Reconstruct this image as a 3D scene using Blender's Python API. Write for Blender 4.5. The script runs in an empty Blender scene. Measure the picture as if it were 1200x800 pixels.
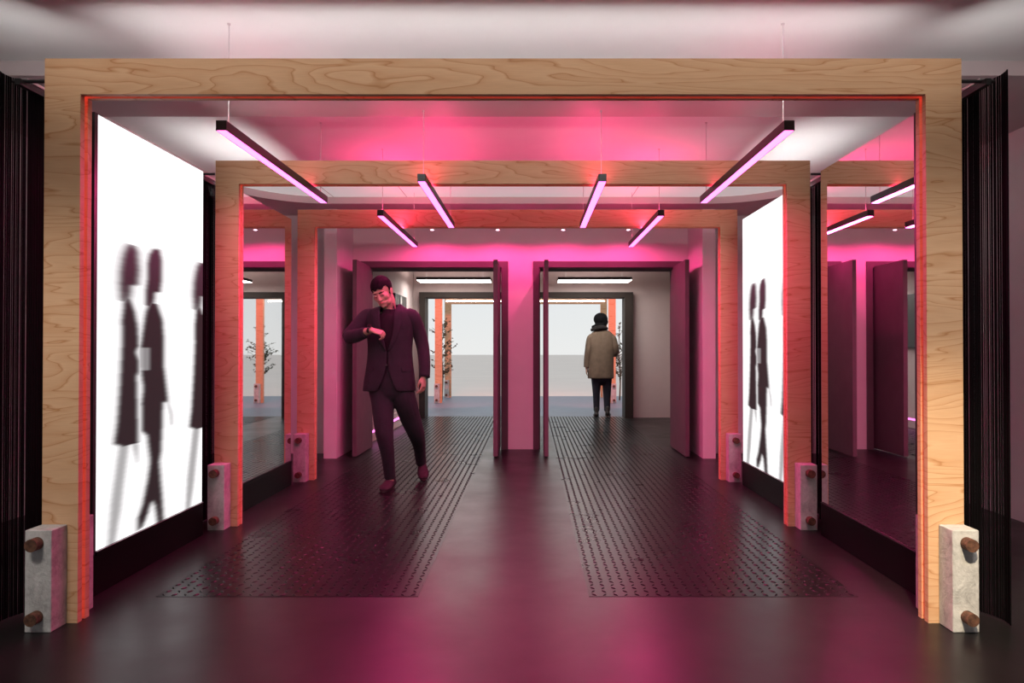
import bpy, bmesh, math, random
import numpy as np
from mathutils import Vector, Matrix
random.seed(7)
R = math.radians
SC = bpy.context.scene
COL = SC.collection
CAMX, CAMZ, F = 0.118, 1.16, 900.0

def P(px, py, Y):
    """a point of the photograph at depth Y, as a point in the room (metres)"""
    return Vector(((px - 622) * Y / F + CAMX, Y, CAMZ + (409 - py) * Y / F))

# ------------------------------------------------------------------ mesh builder
class MB:
    def __init__(s): s.bm = bmesh.new()
    def box(s, x0, x1, y0, y1, z0, z1, bev=0.0):
        m = Matrix.Translation(((x0+x1)/2, (y0+y1)/2, (z0+z1)/2)) @ Matrix.Diagonal((abs(x1-x0), abs(y1-y0), abs(z1-z0), 1))
        r = bmesh.ops.create_cube(s.bm, size=1, matrix=m)
        if bev:
            es = list({e for v in r['verts'] for e in v.link_edges})
            bmesh.ops.bevel(s.bm, geom=es, offset=bev, segments=2, affect='EDGES', profile=0.5)
        return s
    def cyl(s, a, b, r, seg=16, r2=None):
        a, b = Vector(a), Vector(b); d = b - a
        q = d.to_track_quat('Z', 'Y').to_matrix().to_4x4()
        bmesh.ops.create_cone(s.bm, cap_ends=True, segments=seg, radius1=r, radius2=r if r2 is None else r2,
                              depth=d.length, matrix=Matrix.Translation((a+b)/2) @ q)
        return s
    def ell(s, c, r, u=20, v=14, rot=None):
        m = Matrix.Translation(c)
        if rot: m = m @ rot
        m = m @ Matrix.Diagonal((r[0], r[1], r[2], 1))
        bmesh.ops.create_uvsphere(s.bm, u_segments=u, v_segments=v, radius=1, matrix=m)
        return s
    def sweep(s, pts, radii, seg=14, ref=(0, 1, 0), cap=True, sub=3):
        """tube through pts; radii: float or (side, ref) pairs; smooth (catmull) when sub>1; rounded ends"""
        pts = [Vector(p) for p in pts]
        rr = [(r, r) if not isinstance(r, (tuple, list)) else tuple(r) for r in radii]
        if sub > 1 and len(pts) > 2:
            def cr(a, b, c, d, t):
                return 0.5*((2*b) + (c-a)*t + (2*a-5*b+4*c-d)*t*t + (3*b-a-3*c+d)*t**3)
            np_, nr = [], []
            n = len(pts)
            for i in range(n-1):
                i0, i3 = max(i-1, 0), min(i+2, n-1)
                for k in range(sub):
                    t = k/sub
                    np_.append(cr(pts[i0], pts[i], pts[i+1], pts[i3], t))
                    nr.append(tuple(max(1e-4, cr(rr[i0][j], rr[i][j], rr[i+1][j], rr[i3][j], t)) for j in (0, 1)))
            np_.append(pts[-1]); nr.append(rr[-1]); pts, rr = np_, nr
        if cap:
            t0 = (pts[0]-pts[1]).normalized(); t1 = (pts[-1]-pts[-2]).normalized()
            a, b = min(rr[0])*0.6, min(rr[-1])*0.6
            pts = [pts[0]+t0*a, pts[0]+t0*a*0.6] + pts + [pts[-1]+t1*b*0.6, pts[-1]+t1*b]
            sc = lambda r, k: (r[0]*k, r[1]*k)
            rr = [sc(rr[0], .25), sc(rr[0], .8)] + rr + [sc(rr[-1], .8), sc(rr[-1], .25)]
        rings = []
        rf = Vector(ref)
        for i, p in enumerate(pts):
            t = (pts[min(i+1, len(pts)-1)] - pts[max(i-1, 0)]).normalized()
            side = t.cross(rf)
            if side.length < 1e-3: side = t.cross(Vector((1, 0, 0.3)))
            side.normalize(); up = side.cross(t).normalized()
            rings.append([s.bm.verts.new(p + side*math.cos(2*math.pi*k/seg)*rr[i][0] + up*math.sin(2*math.pi*k/seg)*rr[i][1]) for k in range(seg)])
        for a, b in zip(rings, rings[1:]):
            for k in range(seg):
                s.bm.faces.new((a[k], a[(k+1) % seg], b[(k+1) % seg], b[k]))
        s.bm.faces.new(rings[0][::-1]); s.bm.faces.new(rings[-1])
        return s
    def quad(s, *ps):
        s.bm.faces.new([s.bm.verts.new(p) for p in ps]); return s
    def prism(s, pts, z0, z1):
        a = [s.bm.verts.new((x, y, z0)) for x, y in pts]; b = [s.bm.verts.new((x, y, z1)) for x, y in pts]
        n = len(pts)
        s.bm.faces.new(a[::-1]); s.bm.faces.new(b)
        for i in range(n): s.bm.faces.new((a[i], a[(i+1) % n], b[(i+1) % n], b[i]))
        return s
    def xform(s, m):
        bmesh.ops.transform(s.bm, matrix=m, verts=s.bm.verts); return s
    def build(s, name, mat, parent=None, smooth=False, remesh=None, relax=0, solid=None, subsurf=0):
        bmesh.ops.recalc_face_normals(s.bm, faces=s.bm.faces)
        me = bpy.data.meshes.new(name); s.bm.to_mesh(me); s.bm.free()
        o = bpy.data.objects.new(name, me); COL.objects.link(o)
        if remesh:
            m = o.modifiers.new('r', 'REMESH'); m.mode = 'VOXEL'; m.voxel_size = remesh
        if solid:
            m = o.modifiers.new('s', 'SOLIDIFY'); m.thickness = solid; m.offset = 0
        if subsurf:
            m = o.modifiers.new('u', 'SUBSURF'); m.levels = m.render_levels = subsurf
        if relax:
            m = o.modifiers.new('m', 'SMOOTH'); m.factor = 0.5; m.iterations = relax
        if o.modifiers:
            dg = bpy.context.evaluated_depsgraph_get(); dg.update()
            new = bpy.data.meshes.new_from_object(o.evaluated_get(dg))
            o.modifiers.clear(); o.data = new; new.name = name
        o.data.materials.clear(); o.data.materials.append(mat)
        if smooth:
            for p in o.data.polygons: p.use_smooth = True
        if parent is not None: o.parent = parent
        return o

def tag(o, label=None, cat=None, group=None, kind=None):
    if label: o['label'] = label
    if cat: o['category'] = cat
    if group: o['group'] = group
    if kind: o['kind'] = kind
    return o
def empty(name, loc=(0, 0, 0)):
    o = bpy.data.objects.new(name, None); o.empty_display_size = 0.1; o.location = loc; COL.objects.link(o); return o
def struct(o, label, cat):
    return tag(o, label, cat, kind='structure')
def copy_tree(o, parent=None):
    c = o.copy(); COL.objects.link(c)
    if parent is not None: c.parent = parent
    for ch in list(o.children): copy_tree(ch, c)
    return c

# ------------------------------------------------------------------ materials
def new_mat(name):
    m = bpy.data.materials.new(name); m.use_nodes = True
    nt = m.node_tree; b = nt.nodes['Principled BSDF']
    return m, nt, b
def nd(nt, t, **kw):
    n = nt.nodes.new(t)
    for k, v in kw.items():
        if k in ('operation', 'noise_dimensions', 'blend_type', 'data_type', 'attribute_name', 'interpolation', 'vector_type', 'wave_type'): setattr(n, k, v)
        else: n.inputs[k].default_value = v
    return n
def math_(nt, op, a, b=None, c=None):
    n = nt.nodes.new('ShaderNodeMath'); n.operation = op
    for i, v in enumerate((a, b, c)):
        if v is None: continue
        if isinstance(v, (int, float)): n.inputs[i].default_value = v
        else: nt.links.new(v, n.inputs[i])
    return n.outputs[0]
def ramp(nt, fac, stops):
    n = nt.nodes.new('ShaderNodeValToRGB'); e = n.color_ramp.elements
    while len(e) < len(stops): e.new(0.5)
    for el, (p, c) in zip(e, stops):
        el.position = p; el.color = (*c, 1) if len(c) == 3 else c
    nt.links.new(fac, n.inputs[0]); return n.outputs[0]
def objco(nt, scale=(1, 1, 1), loc=(0, 0, 0)):
    tc = nt.nodes.new('ShaderNodeTexCoord'); mp = nt.nodes.new('ShaderNodeMapping')
    mp.inputs['Scale'].default_value = scale; mp.inputs['Location'].default_value = loc
    nt.links.new(tc.outputs['Object'], mp.inputs['Vector']); return mp.outputs['Vector']
def noise(nt, vec, scale=5, detail=3, rough=0.5, dist=0.0):
    n = nd(nt, 'ShaderNodeTexNoise', Scale=scale, Detail=detail, Roughness=rough, Distortion=dist)
    nt.links.new(vec, n.inputs['Vector']); return n.outputs['Fac']
def bump(nt, b, h, strength=0.3, dist=0.01):
    n = nd(nt, 'ShaderNodeBump', Strength=strength, Distance=dist)
    nt.links.new(h, n.inputs['Height']); nt.links.new(n.outputs[0], b.inputs['Normal'])
def plain(name, col, rough=0.5, metal=0.0, spec=0.5, var=0.06, vscale=6, bmp=0.0, bscale=60):
    """a base colour that varies a little over the surface"""
    m, nt, b = new_mat(name)
    f = noise(nt, objco(nt), vscale, 4)
    lo = [max(0, c*(1-var)) for c in col]; hi = [min(1, c*(1+var)) for c in col]
    nt.links.new(ramp(nt, f, [(0.3, lo), (0.7, hi)]), b.inputs['Base Color'])
    b.inputs['Roughness'].default_value = rough; b.inputs['Metallic'].default_value = metal
    b.inputs['Specular IOR Level'].default_value = spec
    if bmp: bump(nt, b, noise(nt, objco(nt), bscale, 3), bmp, 0.003)
    return m
def glow(name, col, strength):
    m, nt, b = new_mat(name)
    b.inputs['Base Color'].default_value = (*[min(1, c) for c in col], 1)
    b.inputs['Emission Color'].default_value = (*col, 1); b.inputs['Emission Strength'].default_value = strength
    b.inputs['Roughness'].default_value = 0.5
    return m

def wood_mat():
    m, nt, b = new_mat('softwood plywood')
    v = objco(nt, (0.42, 0.6, 3.0), (3.1, 0, 1.7))
    n = noise(nt, v, 1.5, 3.5, 0.45, 0.5)
    rings = math_(nt, 'FRACT', math_(nt, 'MULTIPLY', n, 19.0))
    col = ramp(nt, rings, [(0.0, (0.43, 0.20, 0.085)), (0.035, (0.52, 0.275, 0.135)), (0.12, (0.63, 0.385, 0.225)),
                           (0.75, (0.60, 0.355, 0.20)), (0.97, (0.57, 0.32, 0.17)), (1.0, (0.43, 0.20, 0.085))])
    fine = noise(nt, objco(nt, (3, 3, 60)), 4, 3)
    mx = nd(nt, 'ShaderNodeMix', data_type='RGBA', blend_type='MULTIPLY'); mx.inputs[0].default_value = 0.3
    nt.links.new(col, mx.inputs[6]); nt.links.new(ramp(nt, fine, [(0.3, (0.72, 0.72, 0.72)), (0.65, (1, 1, 1))]), mx.inputs[7])
    nt.links.new(mx.outputs[2], b.inputs['Base Color'])
    b.inputs['Roughness'].default_value = 0.6; b.inputs['Specular IOR Level'].default_value = 0.3
    return m
def concrete_mat():
    m, nt, b = new_mat('rough cast concrete')
    v = objco(nt)
    a = noise(nt, v, 9, 6, 0.65, 0.8); c = noise(nt, v, 40, 5, 0.7)
    f = math_(nt, 'ADD', math_(nt, 'MULTIPLY', a, 0.65), math_(nt, 'MULTIPLY', c, 0.35))
    nt.links.new(ramp(nt, f, [(0.30, (0.22, 0.21, 0.205)), (0.48, (0.42, 0.405, 0.395)), (0.7, (0.60, 0.585, 0.57))]), b.inputs['Base Color'])
    b.inputs['Roughness'].default_value = 0.85
    bump(nt, b, f, 0.8, 0.012); return m
def floor_mat():
    m, nt, b = new_mat('dark polished floor')
    v = objco(nt)
    f = noise(nt, v, 1.3, 5, 0.6, 0.6)
    nt.links.new(ramp(nt, f, [(0.3, (0.007, 0.0062, 0.0065)), (0.7, (0.014, 0.0125, 0.0125))]), b.inputs['Base Color'])
    nt.links.new(ramp(nt, noise(nt, v, 2.2, 5, 0.6), [(0.3, (0.30,)*3), (0.7, (0.40,)*3)]), b.inputs['Roughness'])
    bump(nt, b, noise(nt, v, 260, 2), 0.05, 0.002); b.inputs['Specular IOR Level'].default_value = 0.26
    return m
def tread_mat():
    m, nt, b = new_mat('black diamond tread rubber')
    b.inputs['Base Color'].default_value = (0.007, 0.006, 0.0065, 1); b.inputs['Specular IOR Level'].default_value = 0.13
    f = noise(nt, objco(nt), 3, 4)
    nt.links.new(ramp(nt, f, [(0.3, (0.27,)*3), (0.7, (0.29,)*3)]), b.inputs['Roughness'])
    return m
def mirror_mat():
    m, nt, b = new_mat('mirror glass')
    nt.links.new(ramp(nt, noise(nt, objco(nt), 3, 2), [(0.3, (0.80, 0.79, 0.79)), (0.7, (0.82, 0.81, 0.81))]), b.inputs['Base Color'])
    b.inputs['Metallic'].default_value = 1; b.inputs['Roughness'].default_value = 0.015
    return m
def screen_mat(strength):
    m, nt, b = new_mat('backlit screen')
    a = nd(nt, 'ShaderNodeAttribute', attribute_name='picture')
    b.inputs['Base Color'].default_value = (0.004, 0.004, 0.004, 1); b.inputs['Roughness'].default_value = 0.6; b.inputs['Specular IOR Level'].default_value = 0.05
    nt.links.new(a.outputs['Color'], b.inputs['Emission Color']); b.inputs['Emission Strength'].default_value = 1
    return m
def cloth_mat(name, col, scale=300, rough=0.85):
    m, nt, b = new_mat(name)
    f = noise(nt, objco(nt), 14, 4)
    nt.links.new(ramp(nt, f, [(0.3, [c*0.85 for c in col]), (0.7, [c*1.12 for c in col])]), b.inputs['Base Color'])
    b.inputs['Roughness'].default_value = rough
    b.inputs['Sheen Weight'].default_value = 0.03; b.inputs['Specular IOR Level'].default_value = 0.2
    h = math_(nt, 'ADD', math_(nt, 'MULTIPLY', noise(nt, objco(nt, (1, 1, 0.6)), 9, 3, 0.5, 0.6), 5.0), noise(nt, objco(nt), scale, 2))
    bump(nt, b, h, 0.35, 0.006); return m

M = {
 'wood': wood_mat(), 'concrete': concrete_mat(), 'floor': floor_mat(), 'tread': tread_mat(), 'mirror': mirror_mat(),
 'rust': plain('rusty steel bolt', (0.115, 0.05, 0.03), 0.75, 0.3, var=0.5, vscale=60, bmp=0.9, bscale=220),
 'led_red': glow('coral light strip', (1.0, 0.12, 0.105), 1.25),
 'led_pink': glow('pink lamp diffuser', (1.0, 0.165, 0.72), 3.4),
 'panel_top_glow': glow('white added top glow', (1.0, 0.92, 0.88), 9),
 'bar_white': glow('white bar light', (1.0, 0.86, 0.72), 26),
 'ceil_glow': glow('ceiling with added glow', (0.62, 0.625, 0.61), 0.58),
 'bulb': glow('pink bulb', (1.0, 0.62, 0.85), 14.0),
 'led_up': glow('pink upward diffuser', (1.0, 0.10, 0.40), 1.0),
 'led_line': glow('pink skirting light', (1.0, 0.20, 0.75), 2.4),
 'panel_white': glow('white lamp diffuser', (1.0, 0.95, 0.91), 16),
 'ceil': plain('white ceiling paint', (0.80, 0.79, 0.78), 0.7, var=0.015),
 'wall': plain('white wall paint', (0.76, 0.74, 0.74), 0.75, var=0.02),
 'grey_wall': plain('warm grey wall paint', (0.56, 0.46, 0.44), 0.8, var=0.02),
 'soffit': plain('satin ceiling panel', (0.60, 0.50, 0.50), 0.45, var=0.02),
 'black': plain('black powder coat', (0.012, 0.011, 0.012), 0.42, var=0.1),
 'black_gloss': plain('black lacquer plinth', (0.003, 0.0028, 0.003), 0.35, spec=0.06, var=0.1),
 'door': plain('dark grey door paint', (0.125, 0.105, 0.112), 0.75, spec=0.12, var=0.06),
 'dframe': plain('dark grey door frame', (0.030, 0.022, 0.018), 0.6, spec=0.2, var=0.06),
 'alu': plain('brushed aluminium', (0.55, 0.55, 0.55), 0.35, 0.9, var=0.05),
 'wire': plain('thin steel wire', (0.62, 0.56, 0.57), 0.4, 0.4),
 'string': plain('black string', (0.003, 0.0025, 0.003), 0.6, spec=0.06, var=0.3),
 'deck': plain('deck with painted blue grey sky reflection', (0.13, 0.16, 0.21), 0.45, var=0.08),  # reflection of the sky painted into the base colour
 'ground': plain('pale sandy ground', (0.78, 0.68, 0.61), 0.95, var=0.03, vscale=0.4),
 'cream': plain('cream lamp body', (0.75, 0.66, 0.52), 0.5),
 'glass_dark': plain('dark glass', (0.015, 0.016, 0.015), 0.15, var=0.1),
 'leaf': plain('olive green leaf', (0.060, 0.068, 0.030), 0.6, var=0.5, vscale=9),
 'bark': plain('brown bark', (0.10, 0.07, 0.045), 0.9, var=0.3, vscale=40),
 'hair': plain('short dark hair', (0.006, 0.006, 0.007), 0.8, spec=0.08, var=0.4, vscale=120, bmp=0.8, bscale=260),
 'suit': cloth_mat('dark plum grey suit wool', (0.017, 0.024, 0.025)),
 'tee': cloth_mat('black cotton jersey', (0.010, 0.010, 0.012)),
 'shoe': plain('dark brown suede', (0.034, 0.028, 0.030), 0.75, spec=0.2, var=0.2, vscale=30),
 'coat': cloth_mat('taupe wool coat', (0.165, 0.12, 0.085)),
 'denim': cloth_mat('dark navy denim', (0.020, 0.021, 0.032)),
 'boot': plain('black leather', (0.02, 0.017, 0.016), 0.5),
 'boot_sole': plain('tan heel leather', (0.20, 0.12, 0.07), 0.6),
 'knit': cloth_mat('black knit', (0.022, 0.019, 0.019), 120),
 'lip': plain('lips', (0.42, 0.16, 0.14), 0.5),
 'lash': plain('dark lashes', (0.03, 0.018, 0.018), 0.7),
}
def skin_mat(lo=(0.33, 0.285, 0.175), hi=(0.38, 0.33, 0.205)):
    m, nt, b = new_mat('skin')
    f = noise(nt, objco(nt), 22, 4)
    base = ramp(nt, f, [(0.3, lo), (0.7, hi)])
    nt.links.new(base, b.inputs['Base Color']); b.inputs['Roughness'].default_value = 0.5
    b.inputs['Subsurface Weight'].default_value = 0.0
    return m
M['skin'] = skin_mat(); M['skin_b'] = skin_mat((0.36, 0.21, 0.15), (0.42, 0.25, 0.18))

# ------------------------------------------------------------------ the setting
FR = [3.265, 5.041, 6.817]            # front faces of the three indoor frames
YB = 8.92                             # door wall
ZC, ZS = 2.73, 2.65                   # main ceiling / dropped border
SIDE = 3.42
YF = 13.05                            # far vestibule wall

struct(MB().box(-7, 7, -7.0, 13.3, -0.12, 0).build('floor', M['floor']), 'dark polished floor with blurred pink and white reflections', 'floor')
struct(MB().box(-7, 7, 13.3, 19.0, -0.12, 0).build('floor_outside', M['deck']), 'deck with painted blue grey sky reflection outside under the far frames', 'floor')
struct(MB().box(-60, 60, 19.0, 160, -0.3, -0.02).box(-60, 60, -40, -7.0, -0.3, -0.02).build('ground', M['ground']), 'pale sandy ground outside beyond the far doors', 'ground')
struct(MB().box(-SIDE-0.2, SIDE+0.2, -4.5, YB, ZC, ZC+0.2).build('ceiling', M['ceil']), 'white ceiling above the portal frames', 'ceiling')
# dropped border: a straight band in front, sides and a far part with a rounded recess
b = MB().box(-SIDE, SIDE, 4.17, 4.91, ZS, ZC)
pts = []
for k in range(0, 25):
    a = k/24*math.pi/2
    pts.append((1.95 + 0.8*math.cos(a), 6.85 + 1.0*math.sin(a)))
right = [(SIDE, 4.91), (SIDE, YB), (0, YB), (0, 7.85)] + [p for p in reversed(pts)] + [(2.75, 4.91)]
b.prism(right, ZS, ZC); b.prism([(-x, y) for x, y in right], ZS, ZC)
bmesh.ops.recalc_face_normals(b.bm, faces=b.bm.faces)
struct(b.build('trim_ceiling', M['soffit']), 'dropped ceiling border with a rounded recess, lit pink', 'ceiling')
pl = [(x, y) for x, y in pts if y > 7.2]
b = MB(); b.prism([(0, 7.2)] + [(pl[0][0]-.02, 7.2)] + [(x-.004, y-.004) for x, y in pl] + [(0, 7.846)], ZC-0.012, ZC-0.002)
b.prism([(-x, y) for x, y in [(0, 7.2)] + [(pl[0][0]-.02, 7.2)] + [(x-.004, y-.004) for x, y in pl] + [(0, 7.846)]], ZC-0.012, ZC-0.002)
cp = struct(b.build('ceiling_glow', M['ceil_glow']), 'white ceiling at the far end of the rounded recess, lit look added as glow', 'ceiling light')  # brightness of the lit ceiling put in as emission
b = MB()
for x in (-1.9, -1.15, 1.15, 1.9): b.box(x-.004, x+.004, 7.2, 7.84, ZC-0.0145, ZC-0.0115)
b.build('joint', M['wire'], cp)
struct(MB().box(-SIDE-0.15, -SIDE, -4.5, 8.56, 0, ZC).build('wall_left', M['wall']), 'side wall behind the left string curtains', 'wall')
struct(MB().box(SIDE, SIDE+0.15, -4.5, 8.56, 0, ZC).build('wall_right', M['wall']), 'side wall right of the right string curtain', 'wall')
for s, nm in ((-1, 'left'), (1, 'right')):
    a, c = sorted((s*1.945, s*2.08)); e, f_ = sorted((s*2.08, s*(SIDE+0.15)))
    struct(MB().box(a, c, 8.16, YB, 0, ZS).box(e, f_, 8.56, YB+0.35, 0, ZC).build('wall_stub_'+nm, M['wall']),
           'projecting pink lit wall end at the %s of the doors' % nm, 'wall')
OPL, OPR, OPT = 0.215, 1.815, 2.11
b = MB()
b.box(-OPL, OPL, YB, YB+0.35, 0, OPT).box(-2.08, -OPR, YB, YB+0.35, 0, OPT).box(OPR, 2.08, YB, YB+0.35, 0, OPT)
b.box(-2.08, 2.08, YB, YB+0.35, OPT, ZC+0.2)
struct(b.build('wall_back', M['wall']), 'bright pink lit wall with two double door openings', 'wall')
for i, s in enumerate((-1, 1)):
    b = MB()
    for x0, x1, z0, z1 in ((OPL-0.07, OPL, 0, OPT+0.07), (OPR, OPR+0.07, 0, OPT+0.07), (OPL, OPR, OPT, OPT+0.07)):
        a, c = sorted((s*x0, s*x1)); b.box(a, c, YB-0.02, YB+0.02, z0, z1)
    for x0, x1 in ((OPL, OPL+0.012), (OPR-0.012, OPR)):
        a, c = sorted((s*x0, s*x1)); b.box(a, c, YB, YB+0.37, 0, OPT)
    a, c = sorted((s*(OPL+.012), s*(OPR-.012))); b.box(a, c, YB, YB+0.37, OPT-0.012, OPT)
    struct(b.build('trim_%d' % (i+1), M['door']), 'dark frame around the %s double door opening' % ('left' if s < 0 else 'right'), 'door frame')
# four open leaves, standing square to the wall
def leaf(n, x0, x1, label):
    r = empty('door_%d' % n, ((x0+x1)/2, 9.05, 0)); struct(r, label, 'door')
    w = abs(x1-x0)/2
    MB().box(-w, w, -0.83, 0, 0.012, 2.12, 0.003).build('leaf', M['door'], r)
    h = MB()
    for z in (0.25, 1.05, 1.85): h.cyl((w*0.5, 0.012, z-0.05), (w*0.5, 0.012, z+0.05), 0.011, 10)
    h.build('hinge', M['black'], r)
leaf(1, -1.791, -1.745, 'open dark door leaf at the far left, behind the man in the suit')
leaf(2, -0.284, -0.236, 'open dark door leaf on the left of the pink pillar')
leaf(3, 0.263, 0.308, 'open dark door leaf on the right of the pink pillar')
leaf(4, 1.771, 1.816, 'open dark door leaf at the far right of the door wall')
# vestibule
VL, VR = -1.88, 2.95
struct(MB().box(VL-0.15, VL, YB+0.35, YF+0.25, 0, ZS).build('wall_vestibule_left', M['grey_wall']), 'grey side wall of the room behind the left door, with a pink light line', 'wall')
struct(MB().box(VR, VR+0.15, YB+0.35, YF+0.25, 0, ZS).build('wall_vestibule_right', M['grey_wall']), 'grey side wall of the room behind the right door', 'wall')
struct(MB().box(VL-0.15, VR+0.15, YB+0.35, YF+0.25, ZS, ZS+0.15).build('ceiling_vestibule', M['grey_wall']), 'grey ceiling of the room behind the doors', 'ceiling')
b = MB()
b.box(VL, -1.7, YF, YF+0.25, 0, ZS).box(1.74, VR, YF, YF+0.25, 0, ZS).box(-1.7, 1.74, YF, YF+0.25, 2.07, ZS)
b.box(-0.16, 0.16, YF, YF+0.25, 0, 2.07)
struct(b.build('wall_far', M['grey_wall']), 'grey far wall with openings to the daylight', 'wall')
b = MB()
for x0, x1 in ((-1.76, -1.66), (-0.2, 0.2), (1.70, 1.84)): b.box(x0, x1, YF-0.14, YF+0.26, 0, 2.03)
b.box(-1.76, 1.84, YF-0.14, YF+0.26, 2.03, 2.12)
struct(b.build('trim_3', M['dframe']), 'dark grey frame of the far openings to the outside', 'door frame')
bb = struct(MB().box(VL, VL+0.015, YB+0.4, YF-0.02, 0, 0.22).build('baseboard_left', M['grey_wall']), 'grey skirting with a pink glowing line behind the left door', 'baseboard')
MB().box(VL+0.015, VL+0.022, YB+0.45, YF-0.3, 0.115, 0.14).build('light_strip', M['led_line'], bb)
# dark panel on the vestibule wall
r = tag(empty('wall_panel', (VL, 11.55, 1.5)), 'small black wall panel with a grey strip, behind the neck of the man in the suit', 'wall panel')
MB().box(0, 0.05, -0.5, 0.5, -0.32, 0.47, 0.004).build('body', M['black'], r)
MB().box(0.05, 0.058, -0.12, 0.02, -0.3, 0.45).build('strip', M['alu'], r)

# ------------------------------------------------------------------ plywood portal frames
def make_frame():
    W, H, m = 3.911/2, 2.40, 0.153
    r = empty('portal_frame')
    def ring(b, y0, y1, inset, outset=0.0):
        w = W - outset; h = H - outset; i = m - inset
        b.box(-w, -w+i-outset, y0, y1, 0, h).box(w-i+outset, w, y0, y1, 0, h)
        b.box(-w+i-outset, w-i+outset, y0, y1, h-i+outset, h)
    b = MB(); ring(b, 0, 0.032, 0); b.build('front_panel', M['wood'], r)
    b = MB(); ring(b, 0.032, 0.056, 0.020, 0.002); b.build('core', M['wood'], r)
    b = MB(); ring(b, 0.056, 0.086, 0); b.build('back_panel', M['wood'], r)
    x = W - m + 0.019; z = H - m + 0.019
    b = MB().box(-x-0.001, -x+0.005, 0.034, 0.054, 0.002, z).box(x-0.005, x+0.001, 0.034, 0.054, 0.002, z).box(-x, x, 0.034, 0.054, z-0.005, z+0.001)
    b.build('light_strip', M['led_red'], r)
    for s in (-1, 1):
        for y0, y1, fy in ((-0.11, 0.0, -0.11), (0.086, 0.196, 0.196)):
            a, c = sorted((s*W, s*(W-0.109)))
            o = MB().box(a, c, y0, y1, 0, 0.418, 0.004).build('concrete_foot', M['concrete'], r)
            dy = -0.045 if fy < 0 else 0.045
            for z in (0.065, 0.365):
                cx = s*(W-0.052)
                bt = MB().cyl((cx, fy-dy*0.6, z), (cx, fy+dy, z), 0.026, 24)
                bt.build('bolt', M['rust'], o)
    return r
f0 = make_frame(); f0.location = (0, FR[0], 0)
labels = ['nearest and largest plywood portal frame on bolted concrete feet, filling the front of the view',
          'second plywood portal frame, between the first lit screen and the second mirror',
          'third plywood portal frame, standing just before the pink door wall',
          'coral lit plywood portal frame outdoors, nearer one beyond the far doors',
          'pale plywood portal frame outdoors, farther one behind the coral lit frame']
for i, y in enumerate([FR[0], FR[1], FR[2], 16.6, 18.5]):
    o = f0 if i == 0 else copy_tree(f0)
    o.location = (0, y, 0); tag(o, labels[i], 'portal frame', 'row of plywood portal frames')

    if i == 3: MB().box(-1.72, 1.72, 0.09, 0.13, 2.195, 2.215).build('light_bar', M['bar_white'], o)
# ------------------------------------------------------------------ lit screens with walking silhouettes
def raster():
    """soft walking figures, drawn on the screen plane: u along the wall, z up (the pictures the screens show)"""
    du, dz = 0.006, 0.008
    L, Z0, Z1 = 1.172, 0.208, 2.272
    nu, nz = int(L/du)+1, int((Z1-Z0)/dz)+1
    U, Z = np.meshgrid(np.linspace(0, L, nu), np.linspace(Z0, Z1, nz))
    img = np.ones((nz, nu))
    def uz(p):
        d = 2.053*F/(622-p[0]); return d-3.63, CAMZ+(409-p[1])*d/F
    def inside(poly, sh):
        q = [uz(p) for p in poly]; m = np.zeros(U.shape, bool); n = len(q)
        for i in range(n):
            (x1, y1), (x2, y2) = q[i], q[(i+1) % n]; x1 += sh; x2 += sh
            c = ((y1 > Z) != (y2 > Z))
            with np.errstate(divide='ignore', invalid='ignore'):
                xi = (x2-x1)*(Z-y1)/(y2-y1) + x1
            m ^= c & (U < xi)
        return m
    def blur(a, k):
        w = np.ones(2*k+1)/(2*k+1)
        p = np.pad(a, ((0, 0), (k, k)), mode='edge')
        return np.apply_along_axis(lambda r: np.convolve(r, w, 'valid'), 1, p)
    A_head = [(151,286),(157,287),(160.5,296),(162.5,317),(161,333.5),(153.5,334.5),(153,341),(150,354),(142,352),(140,332),(141,315),(143.5,301),(147,291)]
    A_body = [(146,350),(152,350),(157,363),(161,382),(162.5,405),(159,412),(162.5,422),(162.5,440),(160,436),(161.5,480),(162.5,519),(145,523),(134.5,520),(138,495),(141,450),(143.5,400),(143,375)]
    A_leg = [(141,521),(151,521),(146,560),(141.5,600),(135,636),(128,638),(131.5,590),(137,550)]
    A_leg2 = [(156,520),(162,520),(162,544)]
    B_head = [(180,291),(186,292),(188.5,305),(189,325),(187,342),(181,343),(180,352),(178,360),(171,358),(171,340),(173,325),(172.5,310),(175,298)]
    B_body = [(175,355),(183,355),(190,375),(192,400),(192,430),(194.5,450),(197,472),(191,470),(190.5,495),(189,530),(187,540),(190.5,580),(192.5,612),(186,615),(183,592),(178.5,585),(174,601),(168,616),(162.5,622),(163,606),(168.5,590),(174.5,560),(177,540),(173.5,510),(167,505),(166.5,472),(168.5,455),(165,430),(165,405),(168,385),(171,365)]
    B_bag = [(164.5,408),(176,408),(176,434),(164.5,434)]
    B_hand = [(195,468),(199,473),(203,485),(203,498),(200.5,498),(199,485)]
    dark = np.zeros(U.shape)
    for sh in (0.0, 0.839):
        for poly, a, k in ((A_leg, 0.42, 3), (A_leg2, 0.4, 3), (A_head, 1.0, 6), (A_body, 1.0, 4)):
            m = inside(poly, sh).astype(float)
            dark = np.maximum(dark, blur(blur(m, k), k)*a)
    for poly, a, k in ((B_hand, 0.22, 2), (B_head, 1.0, 4), (B_body, 1.0, 4)):
        m = inside(poly, 0).astype(float); mm = blur(blur(m, k), k)*a
        if poly is B_body:
            bag = blur(inside(B_bag, 0).astype(float), 4); mm = mm*(1-0.42*bag)
        dark = np.maximum(dark, mm)
    return U, Z, np.clip(dark, 0, 1), L
U, Zg, DK, SL = raster()
SCREEN = 1.3
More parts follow.
